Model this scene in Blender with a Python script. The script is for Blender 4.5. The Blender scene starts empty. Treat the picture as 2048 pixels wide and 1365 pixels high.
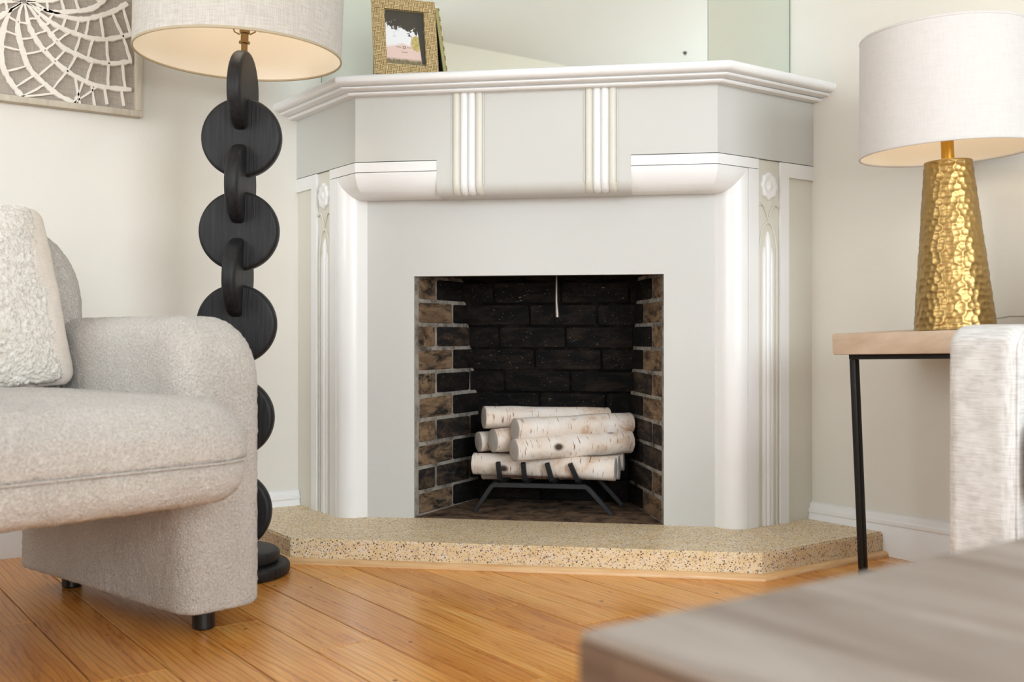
import bpy, bmesh, math, random
import numpy as np
from mathutils import Vector, Matrix, noise
PI = math.pi
random.seed(7)
SC = bpy.context.scene
COL = SC.collection

# ------------------------------------------------------------------ camera
YAW = math.radians(35.728)
FWD = Vector((math.sin(YAW), math.cos(YAW), 0))
cam_d = bpy.data.cameras.new('camera')
cam = bpy.data.objects.new('camera', cam_d)
COL.objects.link(cam)
cam.location = (0, 0, 0.56)
cam.rotation_euler = (PI / 2, 0, -YAW)
cam_d.sensor_width = 36
cam_d.lens = 36 * 2103.5 / 2048
cam_d.shift_y = -11.0 / 2048
cam_d.clip_start = 0.02
cam_d.dof.use_dof = True
cam_d.dof.focus_distance = 2.75
cam_d.dof.aperture_fstop = 4.6
SC.camera = cam
# ------------------------------------------------------------------ world, light, exposure
w = bpy.data.worlds.new('world'); SC.world = w
w.use_nodes = True
w.node_tree.nodes['Background'].inputs[0].default_value = (0.80, 0.90, 1.0, 1)
w.node_tree.nodes['Background'].inputs[1].default_value = 1.0
SC.view_settings.view_transform = 'Standard'
SC.view_settings.look = 'None'
SC.view_settings.gamma = 1
SC.view_settings.use_curve_mapping = False
SC.view_settings.exposure = 0.0
WINDOWS = [(-1.75, -0.35), (0.0, 1.4)]          # openings in the rear wall (x range)
FILL_WIN = (0.85, 2.35)                              # unseen window added in the wall opposite for fill light (y range)
WZ0, WZ1 = 0.60, 2.12
XC, YC = 2.3433, 2.8945                          # the room corner behind the fireplace
XW, YS, ZC = -2.0, -2.28, 2.515                   # opposite walls, ceiling
def area_light(name, loc, rot, sx, sy, power, color):
    l = bpy.data.lights.new(name, 'AREA'); l.shape = 'RECTANGLE'; l.size = sx; l.size_y = sy
    l.energy = power; l.color = color
    o = bpy.data.objects.new(name, l); COL.objects.link(o); o.location = loc; o.rotation_euler = rot
    return o
DAY = (0.84, 0.93, 1.0)
for (x0, x1), pw_day in zip(WINDOWS, (34, 84)):
    area_light('window_or_fill_light', ((x0 + x1) / 2, YS - 0.05, (WZ0 + WZ1) / 2), (PI / 2, 0, 0), x1 - x0 - .1, WZ1 - WZ0 - .1, pw_day, DAY)
area_light('window_or_fill_light', (XW - 0.05, sum(FILL_WIN) / 2, (WZ0 + WZ1) / 2), (PI / 2, 0, -PI / 2), FILL_WIN[1] - FILL_WIN[0] - .1, WZ1 - WZ0 - .1, 27, DAY)  # fill light at the window added in the opposite wall

# ------------------------------------------------------------------ helpers
def lin(c):
    return tuple((x / 255 / 12.92) if x / 255 <= .04045 else ((x / 255 + .055) / 1.055) ** 2.4 for x in c) + (1,)
class M:
    """small node-tree builder"""
    def __init__(s, name, col=(200, 200, 200), rough=.5, metal=0, spec=.5):
        s.m = bpy.data.materials.new(name); s.m.use_nodes = True
        s.nt = s.m.node_tree; s.b = s.nt.nodes['Principled BSDF']
        s.b.inputs['Base Color'].default_value = lin(col); s.b.inputs['Roughness'].default_value = rough
        s.b.inputs['Metallic'].default_value = metal; s.b.inputs['Specular IOR Level'].default_value = spec
    def n(s, t, **kw):
        nd = s.nt.nodes.new('ShaderNode' + t)
        for k, v in kw.items():
            if k.startswith('i_'):
                nd.inputs[k[2:].replace('_', ' ')].default_value = v
            else:
                setattr(nd, k, v)
        return nd
    def l(s, a, b): s.nt.links.new(a, b)
    def coord(s, scale=(1, 1, 1), kind='Object', rand=False):
        tc = s.n('TexCoord'); mp = s.n('Mapping'); mp.inputs['Scale'].default_value = scale
        s.l(tc.outputs[kind], mp.inputs['Vector'])
        if rand:
            oi = s.n('ObjectInfo'); mu = s.n('Math', operation='MULTIPLY'); mu.inputs[1].default_value = 37.3
            s.l(oi.outputs['Random'], mu.inputs[0]); s.l(mu.outputs[0], mp.inputs['Location'])
        return mp.outputs[0]
    def noise(s, vec, scale, detail=3, rough=.5, dist=0):
        t = s.n('TexNoise'); t.inputs['Scale'].default_value = scale; t.inputs['Detail'].default_value = detail
        t.inputs['Roughness'].default_value = rough; t.inputs['Distortion'].default_value = dist
        s.l(vec, t.inputs['Vector']); return t.outputs['Fac']
    def voro(s, vec, scale, feature='F1', out='Distance', rnd=1):
        t = s.n('TexVoronoi', feature=feature); t.inputs['Scale'].default_value = scale; t.inputs['Randomness'].default_value = rnd
        s.l(vec, t.inputs['Vector']); return t.outputs[out]
    def ramp(s, fac, stops):
        r = s.n('ValToRGB'); e = r.color_ramp.elements
        while len(e) < len(stops): e.new(.5)
        for k, (p, c) in enumerate(stops):
            e[k].position = p; e[k].color = lin(c) if max(c) > 1 or c == (0, 0, 0) else (*c, 1)
        s.l(fac, r.inputs[0]); return r.outputs[0]
    def mix(s, fac, a, b, mode='MIX'):
        x = s.n('Mix', data_type='RGBA', blend_type=mode)
        for i, v in ((0, fac), (6, a), (7, b)):
            if hasattr(v, 'type') and not isinstance(v, (int, float, tuple)): s.l(v, x.inputs[i])
            elif isinstance(v, tuple): x.inputs[i].default_value = lin(v)
            else: x.inputs[i].default_value = v
        return x.outputs[2]
    def math(s, op, a, b=0.0):
        x = s.n('Math', operation=op)
        for i, v in enumerate((a, b)):
            if hasattr(v, 'type') and not isinstance(v, (int, float)): s.l(v, x.inputs[i])
            else: x.inputs[i].default_value = v
        return x.outputs[0]
    def col(s, v): s.l(v, s.b.inputs['Base Color']); return s
    def rough(s, v): s.l(v, s.b.inputs['Roughness']); return s
    def bump(s, h, strength=.3, dist=.002):
        b = s.n('Bump'); b.inputs['Strength'].default_value = strength; b.inputs['Distance'].default_value = dist
        s.l(h, b.inputs['Height']); s.l(b.outputs[0], s.b.inputs['Normal']); return s

# ------------------------------------------------------------------ materials
def plaster(name, col, amt=.25, rough=.6):
    a = M(name, col, rough, spec=.3); v = a.coord()
    h = a.math('ADD', a.noise(v, 9, 4, .55, 1.2), a.math('MULTIPLY', a.noise(v, 42, 3, .6, .6), .35))
    a.bump(h, amt, .006); return a.m
WALL = plaster('wall_paint', (226, 222, 212), .22)
WALLSAGE = plaster('sage_paint', (214, 217, 203), .22)
WALLWHITE = plaster('white_paint', (226, 226, 222), .1)
CEIL = plaster('ceiling_paint', (203, 206, 208), .1)
STUCCO = plaster('surround_paint', (206, 206, 202), .12)
def paint(name, col, rough=.32):
    a = M(name, col, rough, spec=.45); v = a.coord(); a.bump(a.noise(v, 14, 3, .5, .3), .06, .003); return a.m
TRIM = paint('white_trim_paint', (240, 240, 239), .3)
FRIEZE = paint('frieze_paint', (206, 206, 201), .4)
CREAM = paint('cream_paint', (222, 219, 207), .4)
def wood_floor():
    a = M('oak_floor', (200, 145, 85), .3, spec=.5)
    v = a.coord((9, 1.1, 1), rand=True)
    nz = a.noise(v, 2.2, 4, .55, 1.6)
    wv = a.n('TexWave', wave_type='BANDS', bands_direction='X'); wv.inputs['Scale'].default_value = 2.6
    wv.inputs['Distortion'].default_value = 9; wv.inputs['Detail'].default_value = 3; wv.inputs['Detail Scale'].default_value = .9
    a.l(v, wv.inputs['Vector'])
    fine = a.noise(a.coord((160, 5, 1), rand=True), 1, 3, .7)
    base = a.ramp(nz, [(.25, (220, 150, 70)), (.5, (250, 188, 102)), (.78, (255, 212, 138))])
    grain = a.ramp(wv.outputs['Fac'], [(0, (206, 180, 150)), (.45, (255, 255, 255)), (1, (240, 226, 208))])
    c = a.mix(.8, base, grain, 'MULTIPLY')
    c = a.mix(.55, c, a.ramp(fine, [(.22, (214, 196, 172)), (.55, (255, 255, 255))]), 'MULTIPLY')
    oi = a.n('ObjectInfo')
    tone = a.ramp(oi.outputs['Random'], [(0, (234, 218, 198)), (.5, (250, 240, 228)), (1, (255, 252, 246))])
    c = a.mix(1, c, tone, 'MULTIPLY')
    spots = a.voro(a.coord((11, 11, 1), rand=True), 1)
    c = a.mix(a.ramp(spots, [(.042, (255, 255, 255)), (.058, (0, 0, 0))]), c, (84, 46, 18))
    a.col(c); a.rough(a.math('ADD', a.math('MULTIPLY', nz, .2), .2))
    a.bump(a.math('ADD', fine, wv.outputs['Fac']), .08, .0008)
    a.b.inputs['Coat Weight'].default_value = .25; a.b.inputs['Coat Roughness'].default_value = .18
    return a.m
OAK = wood_floor()
GAP = M('floor_joint', (60, 34, 16), .9, spec=.1).m
def oak_trim():
    a = M('oak_trim', (214, 160, 104), .35); v = a.coord((3, 3, 60)); nz = a.noise(v, 3, 3)
    a.col(a.ramp(nz, [(.3, (222, 174, 118)), (.7, (242, 206, 158))])); return a.m
OAKTRIM = oak_trim()
def terrazzo():
    a = M('terrazzo', (196, 170, 122), .45, spec=.4)
    v = a.coord()
    base = a.ramp(a.noise(v, 30, 4), [(.3, (228, 202, 154)), (.55, (238, 216, 176)), (.75, (242, 228, 204))])
    c = base
    for sc, thr, colr in ((80, .28, (238, 224, 206)), (130, .2, (196, 160, 126)), (110, .2, (190, 172, 160)), (115, .17, (66, 54, 42)), (190, .17, (50, 42, 34)), (60, .13, (146, 118, 106))):
        d = a.voro(v, sc)
        cellmask = a.ramp(d, [(thr, (255, 255, 255)), (thr + .06, (0, 0, 0))])
        c = a.mix(cellmask, c, colr)
    a.col(c); a.bump(a.noise(v, 120, 2), .1, .001); return a.m
TERRAZZO = terrazzo()
def brick_mat(name, light, dark, soot, bias):
    a = M(name, dark, .85, spec=.2); v = a.coord(kind='Object', scale=(1, 1, 1), rand=True)
    n1 = a.noise(v, 1.3, 5, .65, .8)
    c = a.ramp(n1, [(.3, dark), (.62, light)])
    n2 = a.noise(v, 2.1, 6, .7, .5)
    c = a.mix(a.ramp(n2, [(bias, (0, 0, 0)), (bias + .16, (255, 255, 255))]), c, soot)
    sp = a.noise(v, 16, 2, .8)
    c = a.mix(a.ramp(sp, [(.68, (0, 0, 0)), (.74, (255, 255, 255))]), c, (150, 140, 126))
    a.col(c); a.bump(a.noise(v, 9, 5, .7), .6, .004); return a.m
BRICK_TAN = brick_mat('brick_tan', (150, 124, 96), (82, 64, 50), (44, 40, 38), .47)
BRICK_SOOT = brick_mat('brick_soot', (92, 74, 58), (48, 42, 38), (34, 32, 32), .40)
BRICK_BLACK = brick_mat('brick_black', (40, 32, 26), (20, 18, 17), (12, 12, 12), .40)
def mortar_mat(name, a1, a2, p=.5):
    a = M(name, a1, .95, spec=.1); v = a.coord(); c = a.ramp(a.noise(v, 17, 5, .7), [(p - .14, a2), (p + .1, a1)])
    a.col(c); a.bump(a.noise(v, 160, 3, .7), .6, .003); return a.m
MORTAR = mortar_mat('mortar_grey', (166, 160, 150), (78, 72, 66), .47)
MORTAR_SOOT = mortar_mat('mortar_soot', (44, 38, 34), (14, 13, 12), .6)
ASH = mortar_mat('ash_floor', (128, 104, 84), (46, 42, 40), .5)
IRON = M('black_iron', (38, 40, 44), .5, .3).m
RUST = M('rusty_mesh', (86, 58, 44), .7, .3).m
STEEL = M('dull_steel', (150, 140, 132), .4, .8).m
def birch():
    a = M('birch_bark', (222, 214, 204), .75, spec=.25)
    v = a.coord(rand=True)
    base = a.ramp(a.noise(v, 14, 4, .6), [(.28, (206, 172, 142)), (.44, (230, 216, 202)), (.7, (238, 232, 226))])
    len_ = a.noise(a.coord((230, 26, 26), rand=True), 1, 2, .5)
    c = a.mix(a.ramp(len_, [(.30, (255, 255, 255)), (.37, (0, 0, 0))]), base, (150, 116, 88))
    pk = a.noise(a.coord((7, 16, 16), rand=True), 1, 4, .7, .6)
    c = a.mix(a.ramp(pk, [(.60, (0, 0, 0)), (.70, (210, 210, 210))]), c, (196, 146, 106))
    kn = a.voro(a.coord((9, 13, 13), rand=True), 1)
    c = a.mix(a.ramp(kn, [(.08, (255, 255, 255)), (.17, (0, 0, 0))]), c, (74, 58, 48))
    a.col(c); a.bump(a.math('ADD', len_, a.noise(v, 60, 4, .7)), .5, .002); return a.m
BIRCH = birch()
def cutwood():
    a = M('cut_birch', (206, 200, 194), .8, spec=.2); v = a.coord()
    a.col(a.ramp(a.noise(v, 30, 3), [(.3, (180, 174, 168)), (.7, (198, 193, 188))])); return a.m
CUT = cutwood()
def fabric(name, c0, c1, scale=260, bump=.9, dist=.004, sheen=.3):
    a = M(name, c0, .95, spec=.1); v = a.coord()
    d = a.voro(v, scale, 'SMOOTH_F1'); nz = a.noise(v, scale * .55, 3, .65); big = a.noise(v, 6, 3, .6)
    c = a.ramp(a.math('ADD', a.math('MULTIPLY', nz, .7), a.math('MULTIPLY', big, .3)), [(.35, c1), (.62, c0)])
    a.col(c); a.bump(a.math('ADD', nz, a.math('MULTIPLY', d, -.6)), bump, dist)
    a.b.inputs['Sheen Weight'].default_value = sheen; a.b.inputs['Sheen Roughness'].default_value = .6; return a.m
BOUCLE = fabric('boucle_beige', (207, 200, 191), (170, 161, 151), 400, 1, .004)
WOVEN = fabric('chunky_weave', (236, 231, 222), (206, 196, 182), 190, 1, .006)
def linen(name, c0, c1, s=(900, 900, 900), bump=.25):
    a = M(name, c0, .92, spec=.12); tc = a.coord()
    h = a.noise(a.coord((s[0], s[1] * .06, s[2] * .06)), 1, 2, .6); g = a.noise(a.coord((s[0] * .06, s[1] * .06, s[2])), 1, 2, .6)
    k = a.math('ADD', h, g); c = a.ramp(a.math('MULTIPLY', k, .5), [(.38, c1), (.58, c0)])
    a.col(c); a.bump(k, bump, .001); return a.m
LINEN_PILLOW = linen('pillow_linen', (228, 218, 207), (212, 200, 188))
LINEN_SOFA = linen('sofa_linen', (228, 226, 223), (200, 197, 192), (420, 420, 420), .5)
LINEN_ART = linen('art_linen', (176, 166, 154), (158, 147, 135), (700, 700, 700))
PAPER = M('pulp_paper', (236, 228, 216), .9, spec=.2); _v = PAPER.coord(); PAPER.bump(PAPER.noise(_v, 60, 4, .7), .5, .004); PAPER = PAPER.m
def greywood(name, a1, a2, sc):
    a = M(name, a1, .55, spec=.3); v = a.coord(sc, rand=True)
    a.col(a.ramp(a.noise(v, 1.5, 5, .6, .8), [(.3, a2), (.68, a1)])); a.bump(a.noise(v, 8, 4), .15, .002); return a.m
ARTFRAME = greywood('art_frame_wood', (206, 196, 178), (186, 174, 154), (30, 30, 4))
COFFEE = greywood('grey_washed_wood', (176, 166, 156), (134, 118, 106), (16, 2, 2))
COFFEE_SIDE = greywood('dark_washed_wood', (120, 100, 84), (84, 66, 54), (6, 2, 30))
TABLEWOOD = greywood('pale_oak', (224, 204, 182), (196, 170, 144), (14, 3, 14))
def blackwood():
    a = M('ebonised_wood', (24, 23, 24), .5, spec=.32); v = a.coord((130, 130, 5), rand=True)
    g = a.noise(v, 1, 4, .7); a.col(a.ramp(g, [(.3, (8, 8, 9)), (.7, (38, 38, 40))])); a.bump(g, .9, .0016); return a.m
BLACKWOOD = blackwood()
BLACKPLASTIC = M('black_leg', (16, 16, 17), .3).m
BLACKMETAL = M('black_powder_coat', (22, 22, 22), .5, .2).m
BRASS = M('antique_brass', (150, 122, 84), .35, 1).m
GOLD = M('hammered_gold', (168, 138, 86), .36, 1).m
GOLDSTEM = M('satin_gold', (198, 150, 62), .38, 1).m
def glass(name):
    a = M(name, (255, 255, 255), .03); a.b.inputs['Transmission Weight'].default_value = 1; return a.m
GLASS = glass('clear_glass')
def shade_mat(name, c0, c1, tr, trcol):
    a = M(name, c0, .9, spec=.1); h = a.noise(a.coord((500, 500, 30)), 1, 2); g = a.noise(a.coord((30, 30, 500)), 1, 2)
    k = a.math('ADD', h, g); c = a.ramp(a.math('MULTIPLY', k, .5), [(.38, c1), (.6, c0)]); a.col(c); a.bump(k, .2, .0006)
    t = a.n('BsdfTranslucent'); t.inputs['Color'].default_value = lin(trcol)
    x = a.n('MixShader'); x.inputs[0].default_value = tr
    out = a.nt.nodes['Material Output']
    a.l(a.b.outputs[0], x.inputs[1]); a.l(t.outputs[0], x.inputs[2]); a.l(x.outputs[0], out.inputs[0]); return a.m
SHADE_LINEN = shade_mat('shade_linen', (216, 211, 203), (194, 188, 179), .10, (240, 220, 190))
SHADE_LINER = M('shade_liner', (244, 236, 222), .8, spec=.1).m
SHADE_WHITE = shade_mat('shade_white', (232, 229, 226), (225, 222, 219), .16, (250, 235, 215))
SHADE_TAPE = M('shade_edge_tape', (186, 170, 142), .9).m
MIRROR = M('mirror_glass', (226, 233, 226), .015, 1).m
MIRROR_EDGE = M('mirror_edge', (96, 112, 100), .3).m
SASH = paint('window_paint', (240, 240, 238))
def emit(name, col, s):
    m = bpy.data.materials.new(name); m.use_nodes = True; b = m.node_tree.nodes['Principled BSDF']
    b.inputs['Base Color'].default_value = lin(col); b.inputs['Emission Color'].default_value = lin(col); b.inputs['Emission Strength'].default_value = s; return m
DAYPANE = emit('daylit_pane', (240, 245, 250), 2.0)
BULB = emit('lit_bulb', (255, 226, 180), 3.0)

# ------------------------------------------------------------------ mesh helpers
def link(name, me, mat=None, parent=None):
    o = bpy.data.objects.new(name, me); COL.objects.link(o)
    if mat is not None and len(me.materials) == 0: me.materials.append(mat)
    if parent is not None: o.parent = parent
    return o
def mesh(name, bm, mat=None, parent=None, smooth=None):
    bmesh.ops.recalc_face_normals(bm, faces=bm.faces[:])
    me = bpy.data.meshes.new(name); bm.to_mesh(me); bm.free()
    if smooth is not None:
        for p in me.polygons: p.use_smooth = True
        if smooth < 180: me.set_sharp_from_angle(angle=math.radians(smooth))
    return link(name, me, mat, parent)
def empty(name, loc=(0, 0, 0), rz=0):
    o = bpy.data.objects.new(name, None); COL.objects.link(o); o.location = loc; o.rotation_euler = (0, 0, rz); o.empty_display_size = .1; return o
def tag(o, label, cat, group=None, kind=None):
    o['label'] = label; o['category'] = cat
    if group: o['group'] = group
    if kind: o['kind'] = kind
    return o
def struct(o): o['kind'] = 'structure'; return o
def box(bm, x0, x1, y0, y1, z0, z1):
    v = [bm.verts.new(p) for p in ((x0, y0, z0), (x1, y0, z0), (x1, y1, z0), (x0, y1, z0), (x0, y0, z1), (x1, y0, z1), (x1, y1, z1), (x0, y1, z1))]
    for f in ((0, 3, 2, 1), (4, 5, 6, 7), (0, 1, 5, 4), (1, 2, 6, 5), (2, 3, 7, 6), (3, 0, 4, 7)): bm.faces.new([v[i] for i in f])
    return v
def bevel(bm, r, seg=2):
    bmesh.ops.bevel(bm, geom=bm.edges[:], offset=r, segments=seg, profile=.5, affect='EDGES', clamp_overlap=True)
def boxobj(name, x0, x1, y0, y1, z0, z1, mat, parent=None, r=0, seg=2):
    bm = bmesh.new(); box(bm, x0, x1, y0, y1, z0, z1)
    if r: bevel(bm, r, seg)
    return mesh(name, bm, mat, parent, 40 if r else None)
def prism(bm, poly, z0, z1):
    a = [bm.verts.new((x, y, z0)) for x, y in poly]; b = [bm.verts.new((x, y, z1)) for x, y in poly]
    n = len(poly); bm.faces.new(a[::-1]); bm.faces.new(b)
    for i in range(n): bm.faces.new((a[i], a[(i + 1) % n], b[(i + 1) % n], b[i]))
def rings(bm, rs, closed=True, cap0=True, cap1=True):
    vs = [[bm.verts.new(p) for p in r] for r in rs]
    for a, b in zip(vs, vs[1:]):
        n = len(a)
        for i in range(n if closed else n - 1): bm.faces.new((a[i], a[(i + 1) % n], b[(i + 1) % n], b[i]))
    if cap0: bm.faces.new(vs[0][::-1])
    if cap1: bm.faces.new(vs[-1])
    return vs
def lathe(bm, prof, seg=48, c=(0, 0), cap0=True, cap1=True):
    return rings(bm, [[(c[0] + r * math.cos(2 * PI * k / seg), c[1] + r * math.sin(2 * PI * k / seg), z) for k in range(seg)] for r, z in prof], True, cap0, cap1)
def tube(bm, pts, r, seg=8, cap=True):
    pts = [Vector(p) for p in pts]; rs = []; up = Vector((0, 0, 1))
    for i, p in enumerate(pts):
        t = (pts[min(i + 1, len(pts) - 1)] - pts[max(i - 1, 0)]).normalized()
        if i == 0:
            u = t.cross(up)
            if u.length < 1e-3: u = t.cross(Vector((1, 0, 0)))
            u.normalize()
        else:
            u = (u - t * u.dot(t)).normalized()
        v = t.cross(u); rr_ = r[i] if isinstance(r, (list, tuple)) else r
        rs.append([p + (u * math.cos(2 * PI * k / seg) + v * math.sin(2 * PI * k / seg)) * rr_ for k in range(seg)])
    rings(bm, rs, True, cap, cap)
def tubeobj(name, pts, r, mat, parent=None, seg=8):
    bm = bmesh.new(); tube(bm, pts, r, seg); return mesh(name, bm, mat, parent, 50)
def offset_path(path, d):
    """offset an open plan polyline to its left by d, mitred"""
    out = []; n = len(path)
    for i in range(n):
        ns = []
        for a, b in ((i - 1, i), (i, i + 1)):
            if a < 0 or b >= n: continue
            dx, dy = path[b][0] - path[a][0], path[b][1] - path[a][1]; l = math.hypot(dx, dy); ns.append((-dy / l, dx / l))
        if len(ns) == 1: m = ns[0]
        else:
            m = (ns[0][0] + ns[1][0], ns[0][1] + ns[1][1]); k = 2 / (m[0] ** 2 + m[1] ** 2); m = (m[0] * k, m[1] * k)
        out.append((path[i][0] + m[0] * d, path[i][1] + m[1] * d))
    return out
def sweep(bm, path, prof):
    """prof = closed list of (d, z): d to the left of the path"""
    cols = [offset_path(path, d) for d, z in prof]
    rings(bm, [[(cols[j][i][0], cols[j][i][1], prof[j][1]) for j in range(len(prof))] for i in range(len(path))])
def rr(w, h, rad, n=8):
    """rounded rectangle, centred; rad = (+x+y, -x+y, -x-y, +x-y)"""
    pts = []
    for k, (sx, sy) in enumerate(((1, 1), (-1, 1), (-1, -1), (1, -1))):
        r = max(min(rad[k], w / 2 - 1e-4, h / 2 - 1e-4), 1e-4)
        cx, cy = sx * (w / 2 - r), sy * (h / 2 - r)
        for i in range(n + 1):
            a = PI / 2 * k + PI / 2 * i / n; pts.append((cx + r * math.cos(a), cy + r * math.sin(a)))
    return pts
def soft(bm, w, h, rad, t0, t1, e0, e1, mp, crown0=0, crown1=0, n=8, m=6):
    """rounded slab: outline w x h, from t0 to t1 along the third axis, edge radii e0/e1, crowned caps; mp maps (u,v,t)"""
    rs = []
    def ring(ins, t, sc=1): return [mp(u * sc, v * sc, t) for u, v in rr(w - 2 * ins, h - 2 * ins, [max(r - ins, .001) for r in rad], n)]
    for k in range(5, 0, -1): rs.append(ring(e0, t0 - crown0 * (1 - (k / 6) ** 2), k / 6))
    for i in range(m + 1): a = PI / 2 * i / m; rs.append(ring(e0 * (1 - math.sin(a)), t0 + e0 * (1 - math.cos(a))))
    for i in range(m + 1): a = PI / 2 * i / m; rs.append(ring(e1 * (1 - math.cos(a)), t1 - e1 * (1 - math.sin(a))))
    for k in range(5, 0, -1): rs.append(ring(e1, t1 + crown1 * (1 - (k / 6) ** 2), k / 6))
    rings(bm, rs)
_tex = {}
def fuzzy(o, voxel=.007, strength=.005, size=.010, smooth=2):
    r = o.modifiers.new('remesh', 'REMESH'); r.mode = 'VOXEL'; r.voxel_size = voxel; r.use_smooth_shade = True
    if smooth: s = o.modifiers.new('smooth', 'SMOOTH'); s.iterations = smooth; s.factor = .5
    if strength:
        if size not in _tex:
            t = bpy.data.textures.new('pile', 'CLOUDS'); t.noise_scale = size; t.noise_depth = 1; _tex[size] = t
        d = o.modifiers.new('pile', 'DISPLACE'); d.texture = _tex[size]; d.strength = strength; d.mid_level = .5
    return o

# ------------------------------------------------------------------ the room
R2 = 2 ** .5
LEG, SIDE = 1.0453, .3748                 # fireplace reach along each wall / side-face length
HA = (LEG - SIDE) / R2                    # half width of its front
DD = (LEG + SIDE) / R2
FX, FY = XC - DD / R2, YC - DD / R2       # centre of the front, on the floor
def loc2room(x, y): return (FX + (x + y) / R2, FY + (-x + y) / R2)
ZH = .0604                                # hearth top
floor = struct(boxobj('floor', XW, XC, YS, YC, -.06, -.004, GAP))
pw = .122
lens = [1.15, 1.6, 0.9, 1.4]; meshes = {}
def plank_mesh(L):
    k = round(L, 2)
    if k not in meshes:
        bm = bmesh.new(); box(bm, -pw / 2 + .0012, pw / 2 - .0012, .0012, k - .0012, -.004, 0)
        top = [e for e in bm.edges if all(v.co.z > -.001 for v in e.verts)]
        bmesh.ops.bevel(bm, geom=top, offset=.0004, segments=1, affect='EDGES')
        me = bpy.data.meshes.new('plank'); bm.to_mesh(me); bm.free(); me.materials.append(OAK); meshes[k] = me
    return meshes[k]
x = XW + pw / 2; row = 0
while x < XC + .05:
    y = YS - [0, .55, 1.0, .3, .8, .15][row % 6]; i = row
    while y < YC:
        L = lens[i % 4]
        if y + L > YS:
            o = link('plank', plank_mesh(L), None, floor); o.location = (x, y, random.uniform(-.0003, 0))
        y += L; i += 1
    x += pw; row += 1
T = .12
struct(boxobj('wall_left', XW - T, XC + T, YC, YC + T, -.06, ZC, WALL))
struct(boxobj('wall_right', XC, XC + T, YS - T, YC, -.06, ZC, WALL))
bm = bmesh.new(); box(bm, XW - T, XW, YS, FILL_WIN[0], -.06, ZC); box(bm, XW - T, XW, FILL_WIN[1], YC, -.06, ZC)
box(bm, XW - T, XW, FILL_WIN[0], FILL_WIN[1], -.06, WZ0); box(bm, XW - T, XW, FILL_WIN[0], FILL_WIN[1], WZ1, ZC)
struct(mesh('wall_opposite', bm, WALL))
bm = bmesh.new(); xs = [XW - T, WINDOWS[0][0], WINDOWS[0][1], WINDOWS[1][0], WINDOWS[1][1], XC + T]
for i in (0, 2, 4): box(bm, xs[i], xs[i + 1], YS - T, YS, -.06, ZC)
for x0, x1 in WINDOWS: box(bm, x0, x1, YS - T, YS, -.06, WZ0); box(bm, x0, x1, YS - T, YS, WZ1, ZC)
struct(mesh('wall_rear', bm, WALL))
struct(boxobj('ceiling', XW - T, XC + T, YS - T, YC + T, ZC, ZC + .1, CEIL))
for k, (x0, x1) in enumerate(WINDOWS + [FILL_WIN]):
    wd = struct(empty('window_%d' % (k + 1), ((x0 + x1) / 2, YS, WZ0) if k < 2 else (XW, (x0 + x1) / 2, WZ0), 0 if k < 2 else -PI / 2))  # the last one is the unseen window added for fill light
    hw, hh = (x1 - x0) / 2, WZ1 - WZ0
    for a0, a1, b0, b1 in ((-hw, -hw + .05, .05, hh - .05), (hw - .05, hw, .05, hh - .05), (-hw, hw, hh - .05, hh), (-hw, hw, 0, .05)): boxobj('window_frame', a0, a1, -.1, .01, b0, b1, SASH, wd)
    boxobj('muntin', -hw + .05, hw - .05, -.04, -.02, hh / 2 - .02, hh / 2 + .02, SASH, wd)
    boxobj('muntin', -.012, .012, -.04, -.02, .05, hh - .05, SASH, wd)
    boxobj('pane', -hw + .04, hw - .04, -.085, -.08, .04, hh - .04, DAYPANE, wd)
# baseboards, run as one mitred profile each
BB = [(0, 0), (.016, 0), (.016, .066), (.013, .072), (.013, .078), (.016, .081), (.016, .089), (.011, .093), (.010, .103), (.004, .107), (0, .107)]
bm = bmesh.new(); sweep(bm, [(XC - LEG + .004, YC), (XW, YC)], BB); struct(mesh('baseboard_left', bm, TRIM, None, 40))
bm = bmesh.new(); sweep(bm, [(XC, YS), (XC, YC - LEG + .004)], BB); struct(mesh('baseboard_right', bm, TRIM, None, 40))

# ------------------------------------------------------------------ hearth
hr, ho = .567, .2302
def to_wall(s):        # where the hearth flank meets the wall, in fireplace coordinates
    return (s * (hr + (R2 * (XC - FX) - (hr - ho)) / 2), -ho + (R2 * (XC - FX) - (hr - ho)) / 2)
hl, hrw = to_wall(-1), to_wall(1)
hearth = empty('hearth', (FX, FY, 0), -PI / 4)
tag(hearth, 'raised speckled tan terrazzo hearth slab in front of the fireplace', 'hearth')
bm = bmesh.new()
prism(bm, [(-hr, -ho), (hr, -ho), hrw, (.70, .30), (-.70, .30), hl], 0, ZH)
top = [e for e in bm.edges if all(v.co.z > .01 for v in e.verts) and (e.verts[0].co.y < 0 or e.verts[1].co.y < 0)]
bmesh.ops.bevel(bm, geom=top, offset=.004, segments=2, affect='EDGES')
mesh('slab', bm, TERRAZZO, hearth, 40)
TP = [(0, 0), (-.017, 0), (-.017, .006), (-.012, .012), (-.004, .014), (0, .014)]
bm = bmesh.new(); sweep(bm, [hl, (-hr, -ho), (hr, -ho), hrw], [(d, z) for d, z in TP])
tr = mesh('trim_1', bm, OAKTRIM, None, 40); tr.location = (FX, FY, 0); tr.rotation_euler = (0, 0, -PI / 4); struct(tr)

# ------------------------------------------------------------------ fireplace
fp = empty('fireplace', (FX, FY, 0), -PI / 4)
tag(fp, 'white painted corner fireplace with moulded mantel and sooty brick firebox', 'fireplace')
ZFT, ZFB, ZMB, ZM = 1.1942, 1.0215, 1.2129, 1.2383
KX0, KX1, ZK = -.252, .257, .930
SY = .096
q = SIDE / R2
def S(s, t, d=0): c = 1 / R2; return (s * (HA + c * t - c * d), c * t + c * d)     # point on a side face, t from the front corner, d inwards
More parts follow.
